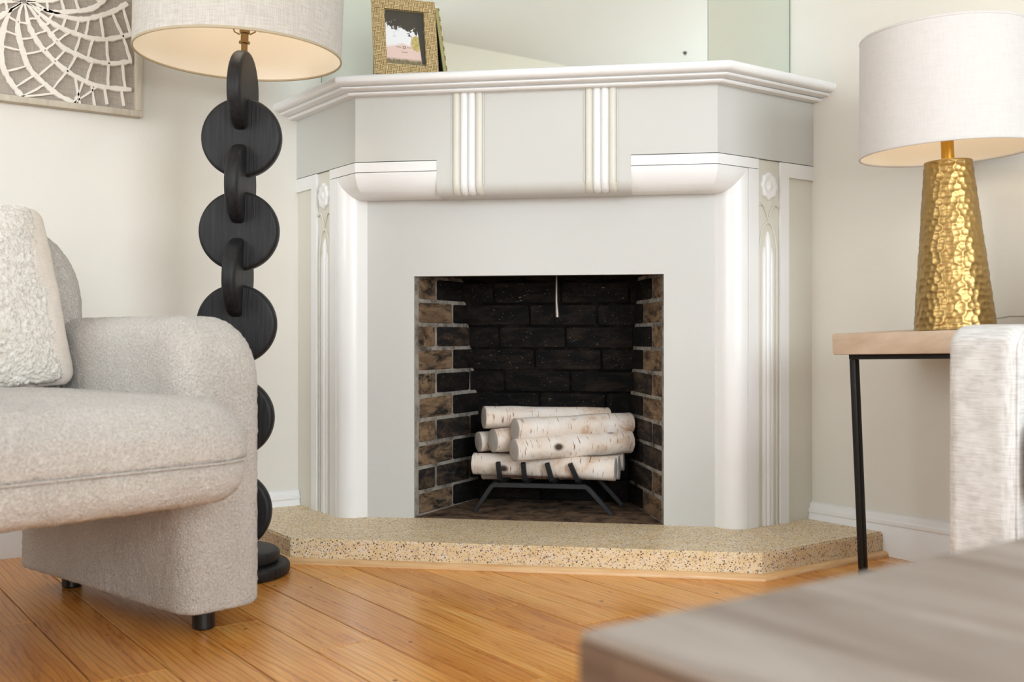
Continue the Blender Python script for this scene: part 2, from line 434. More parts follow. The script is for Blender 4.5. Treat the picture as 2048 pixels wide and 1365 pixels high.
# frieze: two wings and the deeper centre block with a rolled lower edge
bm = bmesh.new()
prism(bm, [S(-1, SIDE), (-HA, 0), (KX0, 0), (KX0, q)], ZFB + .001, ZFT)
prism(bm, [(KX1, 0), (HA, 0), S(1, SIDE), (KX1, q)], ZFB + .001, ZFT)
prof = [(0, ZFT), (0, .962)] + [(.034 * (1 - math.cos(a)), .962 - .034 * math.sin(a)) for a in [PI / 2 * i / 8 for i in range(1, 9)]] + [(SY + .01, .928), (SY + .01, ZFB), (q, ZFB), (q, ZFT)]
rings(bm, [[(x, y, z) for y, z in prof] for x in (KX0, KX1)])
mesh('frieze', bm, FRIEZE, fp, 30)
# filler body behind the mouldings
for s in (-1, 1):
    kx = KX0 if s < 0 else KX1
    bm = bmesh.new(); prism(bm, [S(s, SIDE, .012), S(s, .02, .012), (kx, .012), (kx, .2), (s * .45, q)], .99, ZFB + .01); mesh('header_core', bm, CREAM, fp)
    bm = bmesh.new(); prism(bm, [S(s, SIDE, .012), S(s, .10, .012), S(s, .10, .06), S(s, SIDE, .06)], ZH, .989); mesh('jamb_core', bm, CREAM, fp)
# surround with the fire opening
OW, OZ = .338, .722
bm = bmesh.new()
for x0, x1, z0, z1 in ((-.52, -OW, ZH, .94), (OW, .52, ZH, .94), (-OW, OW, OZ, .94)): box(bm, x0, x1, SY, SY + .022, z0, z1)
bmesh.ops.remove_doubles(bm, verts=bm.verts[:], dist=1e-5)
mesh('surround', bm, STUCCO, fp)
HD, HZ = .052, .993
for s in (-1, 1):
    kx = KX0 if s < 0 else KX1
    P0, P1, P2 = (kx, 0), (s * HA, 0), S(s, .112)
    path = [P2, P1, P0] if s < 0 else [P0, P1, P2]
    arc = [(HD * (1 - math.cos(a)), HZ - (HZ - ZK) * math.sin(a)) for a in [PI / 2 * i / 10 for i in range(11)]]
    bm = bmesh.new(); sweep(bm, path, [(d, z) for d, z in arc] + [(SY + .004, ZK), (SY + .004, HZ)])
    mesh('header_moulding', bm, TRIM, fp, 30)
    P3 = S(s, .152); path2 = [P3, P1, P0] if s < 0 else [P0, P1, P3]
    bm = bmesh.new(); sweep(bm, path2, [(-.0015, HZ + .0015), (-.0015, ZFB - .0015), (.02, ZFB - .0015), (.02, HZ + .0015)])
    mesh('header_band', bm, TRIM, fp)
    # rounded jamb
    rad = .047
    pl = [S(s, .112, 0)] + [S(s, .112 - rad * math.sin(a), rad * (1 - math.cos(a))) for a in [PI / 2 * i / 10 for i in range(1, 11)]]
    e = pl[-1]; pl += [S(s, .112 - rad, rad + .035), S(s, .112, .09)]
    bm = bmesh.new(); prism(bm, pl, ZH, HZ); mesh('jamb_moulding', bm, TRIM, fp, 30)
    bead = (e[0] - s * .006, SY - .002)
    bm = bmesh.new(); box(bm, min(e[0], e[0] - s * .008), max(e[0], e[0] - s * .008), SY - .006, SY + .002, ZH, ZK); mesh('bead', bm, TRIM, fp)
    bm = bmesh.new(); prism(bm, [S(s, .1135, -.0015), S(s, .152, -.0015), S(s, .152, .02), S(s, .1135, .02)], ZH, HZ); mesh('jamb_band', bm, TRIM, fp)
    # carved strip
    cs = mesh('carved_strip', (lambda b: (prism(b, [S(s, .153, .006), S(s, .237, .006), S(s, .237, .02), S(s, .153, .02)], ZH, ZFB - .001), b)[1])(bmesh.new()), CREAM, fp)
    def P3d(u, d, z): xx, yy = S(s, .195 + u, d); return Vector((xx, yy, z))
    # rosette
    bm = bmesh.new(); seg = 48; prr = [(1, .006), (.98, -.001), (.86, -.004), (.6, -.003), (.42, -.001), (.3, -.003), (.12, -.006), (.02, -.006)]
    rings(bm, [[P3d(.030 * f * (1 + .06 * math.cos(8 * 2 * PI * k / seg)) * math.cos(2 * PI * k / seg), d, .953 + .036 * f * (1 + .06 * math.cos(8 * 2 * PI * k / seg)) * math.sin(2 * PI * k / seg)) for k in range(seg)] for f, d in prr])
    mesh('rosette', bm, TRIM, cs, 50)
    # leaf scrolls below the rosette
    for sg in (-1, 1):
        pts = [P3d(sg * (.040 - .040 * k / 10), .004, .90 + .012 * math.sin(PI * k / 10 * .9) - .040 * (k / 10) ** 2) for k in range(11)]
        bm = bmesh.new(); tube(bm, pts, [.004 - .002 * k / 10 for k in range(11)], 8); mesh('leaf_scroll', bm, CREAM, cs, 60)
        pts = [P3d(sg * .034 * math.cos(PI / 2 * k / 8), .005, .77 + .088 * math.sin(PI / 2 * k / 8)) for k in range(9)]
        bm = bmesh.new(); tube(bm, [P3d(sg * .034, .005, ZH)] + pts, .0034, 8); mesh('arch_moulding', bm, CREAM, cs, 60)
    # reeded pilaster under a pointed arch
    for u, r_, zt, mt in ((-.014, .0075, .795, TRIM), (0, .0095, .835, TRIM), (.014, .0075, .795, TRIM)):
        prf = [(ZH, r_), (zt - .03, r_), (zt - .015, r_ * .8), (zt - .005, r_ * .45), (zt, .0008)]
        bm = bmesh.new(); rings(bm, [[P3d(u + rr_ * math.cos(PI * k / 8), .007 - rr_ * .9 * math.sin(PI * k / 8), z) for k in range(9)] for z, rr_ in prf], closed=False, cap0=False, cap1=False)
        mesh('flute', bm, mt, cs, 60)
    # plain frame and recessed panel
    bm = bmesh.new(); prism(bm, [S(s, .2385, -.0015), S(s, .272, -.0015), S(s, .272, .02), S(s, .2385, .02)], ZH, ZFB - .0015)
    prism(bm, [S(s, .272, -.0015), S(s, SIDE, -.0015), S(s, SIDE, .02), S(s, .272, .02)], .982, ZFB - .0015); mesh('panel_frame', bm, TRIM, fp)
    bm = bmesh.new(); prism(bm, [S(s, .272, .005), S(s, SIDE, .005), S(s, SIDE, .02), S(s, .272, .02)], ZH, .982); mesh('side_panel', bm, CREAM, fp)
# reeds on the frieze
for x0 in (-.209, .139):
    for k in range(4):
        cx = x0 + .0103 + .0205 * k; r_ = .0100; bm = bmesh.new(); rs = []
        path = [(ZFT, 0)] + [(.968, 0)] + [(.962 - .034 * math.sin(a), .034 * (1 - math.cos(a))) for a in [PI / 2 * i / 6 * .8 for i in range(1, 7)]]
        for i, (z, y) in enumerate(path):
            f = 1 if i < len(path) - 1 else .25
            rs.append([(cx + r_ * f * math.cos(PI * j / 8), y + .002 - .011 * f * math.sin(PI * j / 8), z) for j in range(9)])
        rings(bm, rs, closed=False, cap0=False, cap1=False)
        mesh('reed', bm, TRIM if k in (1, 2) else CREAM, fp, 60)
    for ex in (x0 - .001, x0 + .0832): boxobj('reed_fillet', ex - .0015, ex + .0015, -.003, .01, .955, ZFT, FRIEZE, fp)
# mantel shelf with stepped bed mould
def mant(prof, name, mat):
    bm = bmesh.new(); sweep(bm, [S(-1, SIDE + .03), (-HA, 0), (HA, 0), S(1, SIDE + .03)], prof)
    return mesh(name, bm, mat, fp, 35)
mant([(.02, ZFT), (-.024, ZFT), (-.027, ZFT + .003), (-.027, ZFT + .007), (-.024, ZFT + .0095), (-.034, ZFT + .0095), (-.05, ZFT + .0105), (-.053, ZFT + .013), (-.053, ZFT + .016), (-.05, ZMB), (.02, ZMB)], 'bed_mould', TRIM)
sl = [(.0, ZMB)] + [(-.062 - .0125 * math.sin(a), (ZMB + ZM) / 2 - .0127 * math.cos(a)) for a in [PI * i / 8 for i in range(9)]] + [(.0, ZM)]
bm = bmesh.new(); sweep(bm, [S(-1, SIDE + .04), (-HA, 0), (HA, 0), S(1, SIDE + .04)], sl)
prism(bm, [S(-1, SIDE), (-HA, 0), (HA, 0), S(1, SIDE), (.684, .319), (-.684, .319)], ZMB, ZM)
mesh('mantel_shelf', bm, TRIM, fp, 35)
# firebox
BKY, BKX, OY = .46, .228, SY + .022
fb = mesh('firebox', (lambda b: (box(b, -.36, .36, OY - .016, BKY + .05, ZH - .05, ZH + .001), b)[1])(bmesh.new()), ASH, fp)
def quad(name, pts, mat):
    bm = bmesh.new(); bm.faces.new([bm.verts.new(p) for p in pts]); return mesh(name, bm, mat, fb)
ZB = .33; BKT, ZT = .345, .80
def lw(y): return OW + (BKX - OW) * (y - OY) / (BKY - OY)
for s in (-1, 1):
    bm = bmesh.new(); prism(bm, [(s * (OW + .002), OY - .02), (s * (BKX + .002), BKY), (s * (BKX + .05), BKY), (s * (OW + .05), OY - .02)], ZH, ZT)
    mesh('mortar_bed', bm, MORTAR, fb)
bm = bmesh.new()
rings(bm, [[(x, y, z) for y, z in ((BKY + .002, ZH), (BKY + .002, ZB), (BKT + .002, ZT), (BKY + .06, ZT), (BKY + .06, ZH))] for x in (-.36, .36)])
mesh('back_mortar', bm, MORTAR_SOOT, fb)
bm = bmesh.new(); box(bm, -.4, .4, OY, .5, ZT - .03, ZT); mesh('smoke_shelf', bm, BRICK_BLACK, fb)
bm = bmesh.new(); box(bm, -OW - .03, OW + .03, OY - .021, OY + .05, OZ + .001, OZ + .03); mesh('lintel', bm, BRICK_BLACK, fb)
ub = {}
def brick_unit(mat):
    if mat.name not in ub:
        bm = bmesh.new(); box(bm, -.5, .5, -.5, .5, -.5, .5); bmesh.ops.bevel(bm, geom=bm.edges[:], offset=.05, segments=1, affect='EDGES')
        bmesh.ops.recalc_face_normals(bm, faces=bm.faces[:]); me = bpy.data.meshes.new('brick'); bm.to_mesh(me); bm.free(); me.materials.append(mat); ub[mat.name] = me
    return ub[mat.name]
rb = random.Random(3)
def brick(c, L, H, rot, mat, proud=0):
    o = link('brick', brick_unit(mat), None, fb); o.location = c; o.scale = (L, .03, H); o.rotation_euler = rot
    return o
CH = .0662; J = .008
side_len = math.hypot(BKX - OW, BKY - OY)
for s in (-1, 1):
    u = Vector((s * (BKX - OW) / side_len, (BKY - OY) / side_len, 0)); ang = math.atan2(u.y, u.x)
    nrm = Vector((-s * u.y, s * u.x if s > 0 else -u.x * -1, 0))
    nrm = Vector((-s * abs(u.y), -abs(u.x), 0)).normalized()
    for r in range(11):
        z0 = ZH + r * CH
        cuts = [0, .10, .30, side_len] if r % 2 else [0, .195, side_len]
        for a, b in zip(cuts, cuts[1:]):
            mid = (a + b) / 2; L = b - a - J
            tn = rb.random()
            if mid < .12 and r < 10: mt = BRICK_TAN if tn < .72 else BRICK_SOOT
            elif mid < .22: mt = BRICK_SOOT if tn < .7 else BRICK_BLACK
            else: mt = BRICK_BLACK
            if r >= 8 and mid > .1: mt = BRICK_BLACK
            c = Vector((s * OW, OY, z0 + CH / 2)) + u * mid - nrm * (.015 - .0042 - rb.uniform(0, .0015))
            c.z = min(c.z, 9); brick(c, L - rb.uniform(.001, .005), CH - J - rb.uniform(.001, .004), (0, rb.uniform(-.012, .012), ang + rb.uniform(-.005, .005)), mt)
        # thin return brick at the mouth
for r in range(11):
    z0 = ZH + r * CH; zc = z0 + CH / 2
    yb = BKY if zc < ZB else BKY + (BKT - BKY) * (zc - ZB) / (ZT - ZB)
    tilt = 0 if zc < ZB else math.atan2(BKY - BKT, ZT - ZB)
    wx = lw(yb) + .01
    off = .1 if r % 2 else 0; x = -wx - off
    while x < wx:
        a, b = max(x, -wx), min(x + .2, wx)
        if b - a > .02: brick((((a + b) / 2), yb + .015 - .003 - rb.uniform(0, .0025), zc), b - a - J, CH - J * .8, (tilt, 0, 0), BRICK_BLACK if rb.random() < .8 or r > 8 else BRICK_BLACK)
        x += .2
tubeobj('damper_handle', [(.030, .30, .77), (.030, .295, .66), (.033, .292, .612)], [.003, .004, .006], STEEL, fb)

# ------------------------------------------------------------------ wall across the corner, mirror
MY, MX = .090, .452                        # face of the mirrored chimney breast and its half width
Q = (R2 * (XC - FX) - MX - MY) / 2         # from its edge back to the wall, along each axis
PB = [(-MX - Q, MY + Q), (-MX, MY), (MX, MY), (MX + Q, MY + Q)]
bm = bmesh.new(); prism(bm, offset_path(PB, .008) + [(.60, .41), (-.60, .41)], ZM - .02, ZC)
wc = mesh('wall_corner', bm, WALLSAGE); wc.location = (FX, FY, 0); wc.rotation_euler = (0, 0, -PI / 4); struct(wc)
mir = empty('mirror', (FX, FY, 0), -PI / 4); tag(mir, 'frameless greenish mirror panels cladding the chimney breast above the mantel', 'mirror')
oo, oi_ = PB, offset_path(PB, .006)
MZ1 = ZC - .12
for k in range(3):
    bm = bmesh.new(); a, b, c, d = Vector(oo[k]), Vector(oo[k + 1]), Vector(oi_[k + 1]), Vector(oi_[k])
    g = (b - a).normalized() * (.0008 if k != 1 else .0004); g2 = g * (5 if k != 1 else 1)
    prism(bm, [a + (g2 if k == 0 else g), b - (g2 if k == 2 else g), c - (g2 if k == 2 else g), d + (g2 if k == 0 else g)], ZM + .001, MZ1); mesh('mirror_panel', bm, MIRROR, mir)
for s in (-1, 1):
    e0 = Vector((s * (MX + Q), MY + Q)); u_ = Vector((s, 1)).normalized(); v_ = Vector((-s * u_.y, s * u_.x)) * s
    bm = bmesh.new(); p = [e0 - u_ * .004 , e0 - u_ * .0005, e0 - u_ * .0005 + Vector((-s, 1)).normalized() * .006, e0 - u_ * .004 + Vector((-s, 1)).normalized() * .006]
    prism(bm, p, ZM + .001, MZ1); mesh('mirror_edge', bm, MIRROR_EDGE, mir)
kb = bmesh.new(); lathe(kb, [(.002, 0), (.013, -.001), (.013, -.008), (.006, -.02), (.002, -.022)], 16)
kn = mesh('ceiling_hook', kb, BLACKMETAL, None, 50); kn.location = (-1.24, -1.253, ZC - .0005)
tag(kn, 'tiny dark ceiling hook seen only as a dot in the mantel mirror', 'hook')

# ------------------------------------------------------------------ fire grate and birch logs
gr = empty('fire_grate', (FX, FY, 0), -PI / 4); tag(gr, 'black iron fire grate with four upright prongs holding birch logs', 'grate')
GZ = .140
def bar(name, pts, w, h, mat):
    bm = bmesh.new(); pts = [Vector(p) for p in pts]; rs = []
    for i, p in enumerate(pts):
        t = (pts[min(i + 1, len(pts) - 1)] - pts[max(i - 1, 0)]).normalized(); sd = t.cross(Vector((0, 1, 0)) if abs(t.y) < .8 else Vector((1, 0, 0))).normalized(); up = sd.cross(t)
        rs.append([p + sd * a * w / 2 + up * b * h / 2 for a, b in ((1, 1), (-1, 1), (-1, -1), (1, -1))])
    rings(bm, rs); bevel(bm, .0012, 1); return mesh(name, bm, mat, gr, 40)
for nm, yy, xl, xr in (('front_rail', .212, -.193, .195), ('rear_rail', .392, -.207, .212)):
    bar(nm, [(xl, yy, ZH + .003), (xl + .048, yy, GZ - .006), (xl + .058, yy, GZ), (xr - .075, yy, GZ), (xr - .065, yy, GZ - .006), (xr, yy, ZH + .003)], .013, .013, IRON)
for xb, xt in ((-.118, -.122), (-.048, -.051), (.028, .016), (.100, .080)):
    bar('prong', [(xb * .9 + .01, .40, GZ + .012), (xb, .215, GZ + .012), (xb, .203, GZ + .018), (xt, .192, GZ + .066)], .013, .013, IRON)
bm = bmesh.new()
for k in range(11): tube(bm, [(-.13, .225 + .016 * k, GZ + .021), (.12, .225 + .016 * k, GZ + .021)], .0016, 5)
for k in range(17): tube(bm, [(-.128 + .0155 * k, .222, GZ + .023), (-.128 + .0155 * k, .388, GZ + .023)], .0016, 5)
mesh('ember_mesh', bm, RUST, gr)
def cam_pt(px, py, yl):       # where a sight line of the photograph meets the upright plane local y = yl
    c, s_ = math.cos(YAW), math.sin(YAW); cx, cz = (px - 1024) / 2103.5, (671.5 - py) / 2103.5
    d = Vector((cx * c + s_, -cx * s_ + c, cz)); t = (yl + (FX + FY) / R2) / ((d.x + d.y) / R2)
    X, Y = d.x * t - FX, d.y * t - FY; return Vector(((X - Y) / R2, (X + Y) / R2, .56 + d.z * t))
LOGS = [  # left end px, right end px, local y of both ends, radii, label
    ((968, 835), (1216, 836), .245, .400, .0325, .030, 'birch log lying topmost at the back of the stack'),
    ((1030, 860), (1259, 847), .170, .365, .0315, .0315, 'birch log in the upper row at the front of the stack'),
    ((1028, 901), (1258, 883), .148, .350, .0315, .0335, 'thick birch log in the middle row at the front of the stack'),
    ((986, 882), (1180, 870), .215, .400, .0335, .032, 'birch log in the middle row between the far left log and the front logs'),
    ((957, 884), (1130, 868), .275, .425, .029, .028, 'thinner birch log at the far left of the middle row'),
    ((948, 927), (1231, 939), .262, .232, .0300, .0330, 'long birch log resting at the front of the grate behind the prongs'),
    ((966, 936), (1238, 936), .325, .300, .0330, .0345, 'birch log on the grate just behind the bottom front log'),
    ((1000, 922), (1248, 921), .385, .372, .0300, .0300, 'birch log at the back of the grate, its end showing at lower right'),
]
for k, (a, b, ya, yb, ra, rbb, lab) in enumerate(LOGS):
    A, B = cam_pt(*a, ya), cam_pt(*b, yb); rg = random.Random(k + 11); L = (B - A).length
    root = empty('birch_log'); tag(root, lab, 'log', 'birch logs stacked on the fire grate')
    ax = (B - A).normalized(); sd = Vector((0, 0, 1)).cross(ax).normalized(); up = ax.cross(sd)
    mt = Matrix((ax, sd, up)).transposed().to_4x4(); mt.translation = (A + B) / 2
    root.matrix_world = Matrix.Translation((FX, FY, 0)) @ Matrix.Rotation(-PI / 4, 4, 'Z') @ mt
    bm = bmesh.new(); rs = []; seg, nl = 36, 40
    bend = rg.uniform(-.004, .004); off = rg.uniform(0, 50)
    for i in range(nl + 1):
        f = i / nl; xx = -L / 2 + L * f; rad = ra + (rbb - ra) * f
        rs.append([(xx, math.cos(2 * PI * j / seg) * (rad + .0022 * noise.noise((xx * 14 + off, math.cos(2 * PI * j / seg) * 1.6, math.sin(2 * PI * j / seg) * 1.6)) + .0009 * noise.noise((xx * 60, j * .8, off))) + bend * math.sin(PI * f),
                    math.sin(2 * PI * j / seg) * (rad + .0022 * noise.noise((xx * 14 + off, math.cos(2 * PI * j / seg) * 1.6, math.sin(2 * PI * j / seg) * 1.6))) ) for j in range(seg)])
    rings(bm, rs, True, False, False); mesh('bark', bm, BIRCH, root, 80)
    for sx, rd in ((-1, ra), (1, rbb)):
        bm = bmesh.new(); pr = [(rd * .985, .0), (rd * .97, .0018), (rd * .9, .0024), (.001, .0024)]
        rings(bm, [[(sx * (L / 2 + d - .0012), r_ * math.cos(2 * PI * j / 32), r_ * math.sin(2 * PI * j / 32)) for j in range(32)] for r_, d in pr]); mesh('cut_end', bm, CUT, root, 50)

# ------------------------------------------------------------------ gold picture frame on the mantel
pf = empty('picture_frame'); tag(pf, 'gold woven-texture picture frame with a tree print on the mantel', 'picture frame')
FWd, FH, FB = .172, .222, .033
def weave():
    a = M('gold_weave', (190, 158, 96), .4, .35); v = a.coord((1, 1, 1))
    ch = a.n('TexChecker'); ch.inputs['Scale'].default_value = 75; a.l(v, ch.inputs['Vector'])
    w1 = a.n('TexWave', bands_direction='X'); w1.inputs['Scale'].default_value = 75; a.l(v, w1.inputs['Vector'])
    w2 = a.n('TexWave', bands_direction='Z'); w2.inputs['Scale'].default_value = 75; a.l(v, w2.inputs['Vector'])
    h = a.mix(ch.outputs['Fac'], w1.outputs['Color'], w2.outputs['Color'])
    c = a.ramp(h, [(.05, (150, 114, 60)), (.5, (220, 190, 128)), (1, (250, 232, 186))]); a.col(c); a.bump(h, 1, .002); return a.m
WEAVE = weave(); FRAMEGOLD = M('pale_gold_edge', (206, 190, 142), .4, .5).m; FRAMEBACK = M('black_velvet_back', (12, 12, 12), .9).m
for nm, x0, x1, z0, z1 in (('frame_rail', -FWd / 2, FWd / 2, 0, FB), ('frame_rail', -FWd / 2, FWd / 2, FH - FB, FH), ('frame_stile', -FWd / 2, -FWd / 2 + FB, FB, FH - FB), ('frame_stile', FWd / 2 - FB, FWd / 2, FB, FH - FB)):
    boxobj(nm, x0, x1, -.009, -.003, z0, z1, WEAVE, pf, .0015)
for x0, x1, z0, z1 in ((-FWd / 2 + .0005, FWd / 2 - .0005, .0005, FB), (-FWd / 2 + .0005, FWd / 2 - .0005, FH - FB, FH - .0005), (-FWd / 2 + .0005, -FWd / 2 + FB, FB, FH - FB), (FWd / 2 - FB, FWd / 2 - .0005, FB, FH - FB)):
    boxobj('frame_edge', x0, x1, -.003, .009, z0, z1, FRAMEGOLD, pf)
boxobj('frame_back', -FWd / 2 + .003, FWd / 2 - .003, .009, .012, .003, FH - .003, FRAMEBACK, pf)
def tree_print():
    a = M('tree_print', (230, 230, 230), .35); tc = a.n('TexCoord'); sp = a.n('SeparateXYZ'); a.l(tc.outputs['Generated'], sp.inputs[0])
    U, V = sp.outputs['X'], sp.outputs['Z']
    cv = a.n('CombineXYZ'); a.l(U, cv.inputs[0]); a.l(V, cv.inputs[1]); vec = cv.outputs[0]
    n1 = a.noise(vec, 6, 5, .65); n2 = a.noise(vec, 14, 4, .7)
    hill = a.math('ADD', a.math('ADD', V, a.math('MULTIPLY', a.math('ABSOLUTE', a.math('SUBTRACT', U, .45)), .18)), a.math('MULTIPLY', n1, .05))
    c = a.ramp(hill, [(.40, (222, 196, 186)), (.45, (232, 234, 236))])
    grass = a.math('ADD', V, a.math('MULTIPLY', n2, .07))
    c = a.mix(a.ramp(grass, [(.13, (255, 255, 255)), (.18, (0, 0, 0))]), c, a.ramp(n2, [(.3, (86, 82, 62)), (.7, (150, 138, 100))]))
    bx = a.math('SUBTRACT', U, .78); by = a.math('SUBTRACT', V, .42); bush = a.math('ADD', a.math('ADD', a.math('MULTIPLY', bx, bx), a.math('MULTIPLY', by, by)), a.math('MULTIPLY', n2, -.03))
    c = a.mix(a.ramp(bush, [(.002, (255, 255, 255)), (.008, (0, 0, 0))]), c, a.ramp(n2, [(.3, (150, 134, 70)), (.7, (214, 198, 132))]))
    crown = a.math('ADD', a.math('ADD', V, a.math('MULTIPLY', U, .14)), a.math('MULTIPLY', a.math('SUBTRACT', n1, .5), .75))
    crown = a.math('ADD', crown, a.math('MULTIPLY', a.math('SUBTRACT', n2, .5), .5))
    c = a.mix(a.ramp(crown, [(.70, (0, 0, 0)), (.73, (255, 255, 255))]), c, (66, 62, 52))
    tk = a.math('ABSOLUTE', a.math('SUBTRACT', a.math('ADD', U, a.math('MULTIPLY', a.math('SUBTRACT', V, .4), .12)), .93))
    tw = a.math('LESS_THAN', tk, .075); up = a.math('GREATER_THAN', V, .06)
    c = a.mix(a.math('MULTIPLY', tw, up), c, (60, 58, 52)); a.col(c); return a.m
pr = boxobj('print', -FWd / 2 + FB - .002, FWd / 2 - FB + .002, -.001, .0015, FB - .002, FH - FB + .002, tree_print(), pf)
PRINTINK = M('print_ink', (120, 108, 104), .8).m
bm = bmesh.new()
for u0, u1, vz in ((-.022, -.016, .084), (-.015, -.009, .084), (.007, .011, .084), (.012, .019, .084), (-.008, .008, .070)): box(bm, u0 - .003, u1 - .003, -.0016, -.001, vz, vz + .0011)
rings(bm, [[(-.003 + r_ * math.cos(2 * PI * j / 12), d, .0845 + r_ * math.sin(2 * PI * j / 12)) for j in range(12)] for r_, d in ((.0042, -.001), (.0042, -.0017), (.0027, -.0017), (.0027, -.001))], True, False, False)
mesh('print_caption', bm, PRINTINK, pr)
bl = loc2room(-.330, -.010)
pf.matrix_world = Matrix.Translation((bl[0], bl[1], ZM + .002)) @ Matrix.Rotation(-YAW + math.radians(19), 4, 'Z') @ Matrix.Rotation(math.radians(-12.0), 4, 'X')

# ------------------------------------------------------------------ floor lamp of interlocked discs
fl = empty('floor_lamp'); tag(fl, 'tall black floor lamp of interlocked wooden discs under a linen drum shade', 'floor lamp')
LX, LY = .902, 2.384
lean = Matrix.Rotation(math.radians(1.55), 4, FWD)
fl.matrix_world = Matrix.Translation((LX, LY, .0035)) @ lean @ Matrix.Rotation(-YAW, 4, 'Z')
def disc(R, th, name, ax, c, parent):
    e = .010; prof = [(R - .03, -th / 2)] + [(R - e + e * math.sin(a), -th / 2 + e * (1 - math.cos(a))) for a in [PI / 2 * i / 5 for i in range(6)]]
    prof = prof + [(r_, -z) for r_, z in prof[::-1]]
    bm = bmesh.new(); seg = 72
    mp = {'Y': lambda a, r_, t: (c[0] + r_ * math.cos(a), c[1] + t, c[2] + r_ * math.sin(a)), 'X': lambda a, r_, t: (c[0] + t, c[1] + r_ * math.cos(a), c[2] + r_ * math.sin(a)), 'Z': lambda a, r_, t: (c[0] + r_ * math.cos(a), c[1] + r_ * math.sin(a), c[2] + t)}[ax]
    rings(bm, [[mp(2 * PI * k / seg, r_, t) for k in range(seg)] for r_, t in prof]); return mesh(name, bm, BLACKWOOD, parent, 50)
disc(.137, .029, 'base_disc', 'Z', (0, 0, .0145), fl); disc(.113, .029, 'base_disc', 'Z', (0, 0, .0435), fl)
for k in range(5):
    disc(.0935, .032, 'facing_disc', 'Y', (0, 0, .147 + .218 * k), fl)
    disc(.0935, .032, 'cross_disc', 'X', (0, 0, .256 + .218 * k), fl)
bm = bmesh.new(); lathe(bm, [(.0075, 1.215), (.0075, 1.24), (.013, 1.241), (.013, 1.245), (.009, 1.247), (.009, 1.262), (.012, 1.265), (.012, 1.285)], 20); mesh('stem', bm, BRASS, fl, 40)
bm = bmesh.new(); lathe(bm, [(.012, 1.285), (.0165, 1.290), (.0165, 1.325)], 20); mesh('socket', bm, BRASS, fl, 40)
tubeobj('switch_key', [(.016, 0, 1.278), (.036, 0, 1.276)], .0022, BRASS, fl); bm = bmesh.new(); box(bm, .034, .038, -.003, .003, 1.269, 1.281); mesh('switch_tip', bm, BRASS, fl)
for s in (-1, 1): tubeobj('harp', [(s * .012, 0, 1.262), (s * .024, 0, 1.268), (s * .05, 0, 1.34), (s * .05, 0, 1.42), (s * .02, 0, 1.465), (0, 0, 1.468)], .0018, BRASS, fl)
bm = bmesh.new(); lathe(bm, [(.012, 1.325), (.018, 1.345), (.029, 1.375), (.029, 1.395), (.018, 1.415), (.003, 1.42)], 24); mesh('bulb', bm, BULB, fl, 60)
def shade(parent, r0, r1, z0, z1, outer, liner, tape):
    s = mesh('lamp_shade', (lambda b: (lathe(b, [(r0, z0), (r1, z1)], 96, cap0=False, cap1=False), b)[1])(bmesh.new()), outer, parent, 180)
    mesh('shade_lining', (lambda b: (lathe(b, [(r0 - .0025, z0 + .0005), (r1 - .0025, z1 - .0005)], 96, cap0=False, cap1=False), b)[1])(bmesh.new()), liner, s, 180)
    for nm, r_, z in (('shade_hem', r0 - .001, z0), ('shade_hem', r1 - .001, z1)):
        bm = bmesh.new(); n = 96; rs = [[(( r_ + .0022 * math.cos(2 * PI * j / 6)) * math.cos(2 * PI * k / n), (r_ + .0022 * math.cos(2 * PI * j / 6)) * math.sin(2 * PI * k / n), z + .0035 * math.sin(2 * PI * j / 6)) for j in range(6)] for k in range(n)]
        rings(bm, rs + [rs[0]], True, False, False); bmesh.ops.remove_doubles(bm, verts=bm.verts[:], dist=1e-6); mesh(nm, bm, tape, s, 180)
    bm = bmesh.new()
    for k in range(3): a = 2 * PI * k / 3 + .4; tube(bm, [(.006 * math.cos(a), .006 * math.sin(a), z1 - .03), (r1 * .99 * math.cos(a), r1 * .99 * math.sin(a), z1 - .03)], .0018, 6)
    lathe(bm, [(.008, z1 - .032), (.008, z1 - .026)], 16); mesh('shade_spider', bm, BRASS, s)
    return s
shade(fl, .237, .240, 1.212, 1.50, SHADE_LINEN, SHADE_LINER, SHADE_TAPE).location = (-.012, 0, 0)
def bulb_light(parent, z, p, r=.03, col=(1, .87, .71)):
    l = bpy.data.lights.new('bulb_glow', 'POINT'); l.energy = p; l.color = col; l.shadow_soft_size = r
    o = bpy.data.objects.new('bulb_glow', l); COL.objects.link(o); o.parent = parent; o.location = (0, 0, z); return o
bulb_light(fl, 1.372, 2.4, .042)

# ------------------------------------------------------------------ side table and its lamp (the floor there leans a little)
TH = math.radians(-2.4)
piv = Vector((2.095, 1.50, .0))
lean2 = Matrix.Translation(piv) @ Matrix.Rotation(TH, 4, FWD) @ Matrix.Translation(-piv)
st = empty('side_table'); tag(st, 'small side table with thick pale oak top on black metal legs', 'side table')
st.matrix_world = lean2
TX0, TX1, TY0, TY1, TZ = 2.040, 2.322, 1.105, 1.530, .567
boxobj('table_top', TX0, TX1, TY0, TY1, TZ - .049, TZ, TABLEWOOD, st, .004)
for xx in (TX0 + .036, TX1 - .045):
    for yy in ((TY1 - .033, TY0 + .03) if xx < 2.2 else (TY0 + .03,)): boxobj('leg', xx - .0085, xx + .0085, yy - .0085, yy + .0085, .02, TZ - .061, BLACKMETAL, st, .003)
    boxobj('top_rail', xx - .0085, xx + .0085, TY0 + .0215, TY1 - .0245, TZ - .061, TZ - .049, BLACKMETAL, st, .001)
    if xx < 2.2: boxobj('foot_rail', xx - .0085, xx + .0085, TY0 + .0215, TY1 - .0245, .0005, .02, BLACKMETAL, st, .002)
    else: boxobj('foot_rail', TX0 + .0505, xx + .0085, TY0 + .0215, TY0 + .0385, .0005, .02, BLACKMETAL, st, .002)
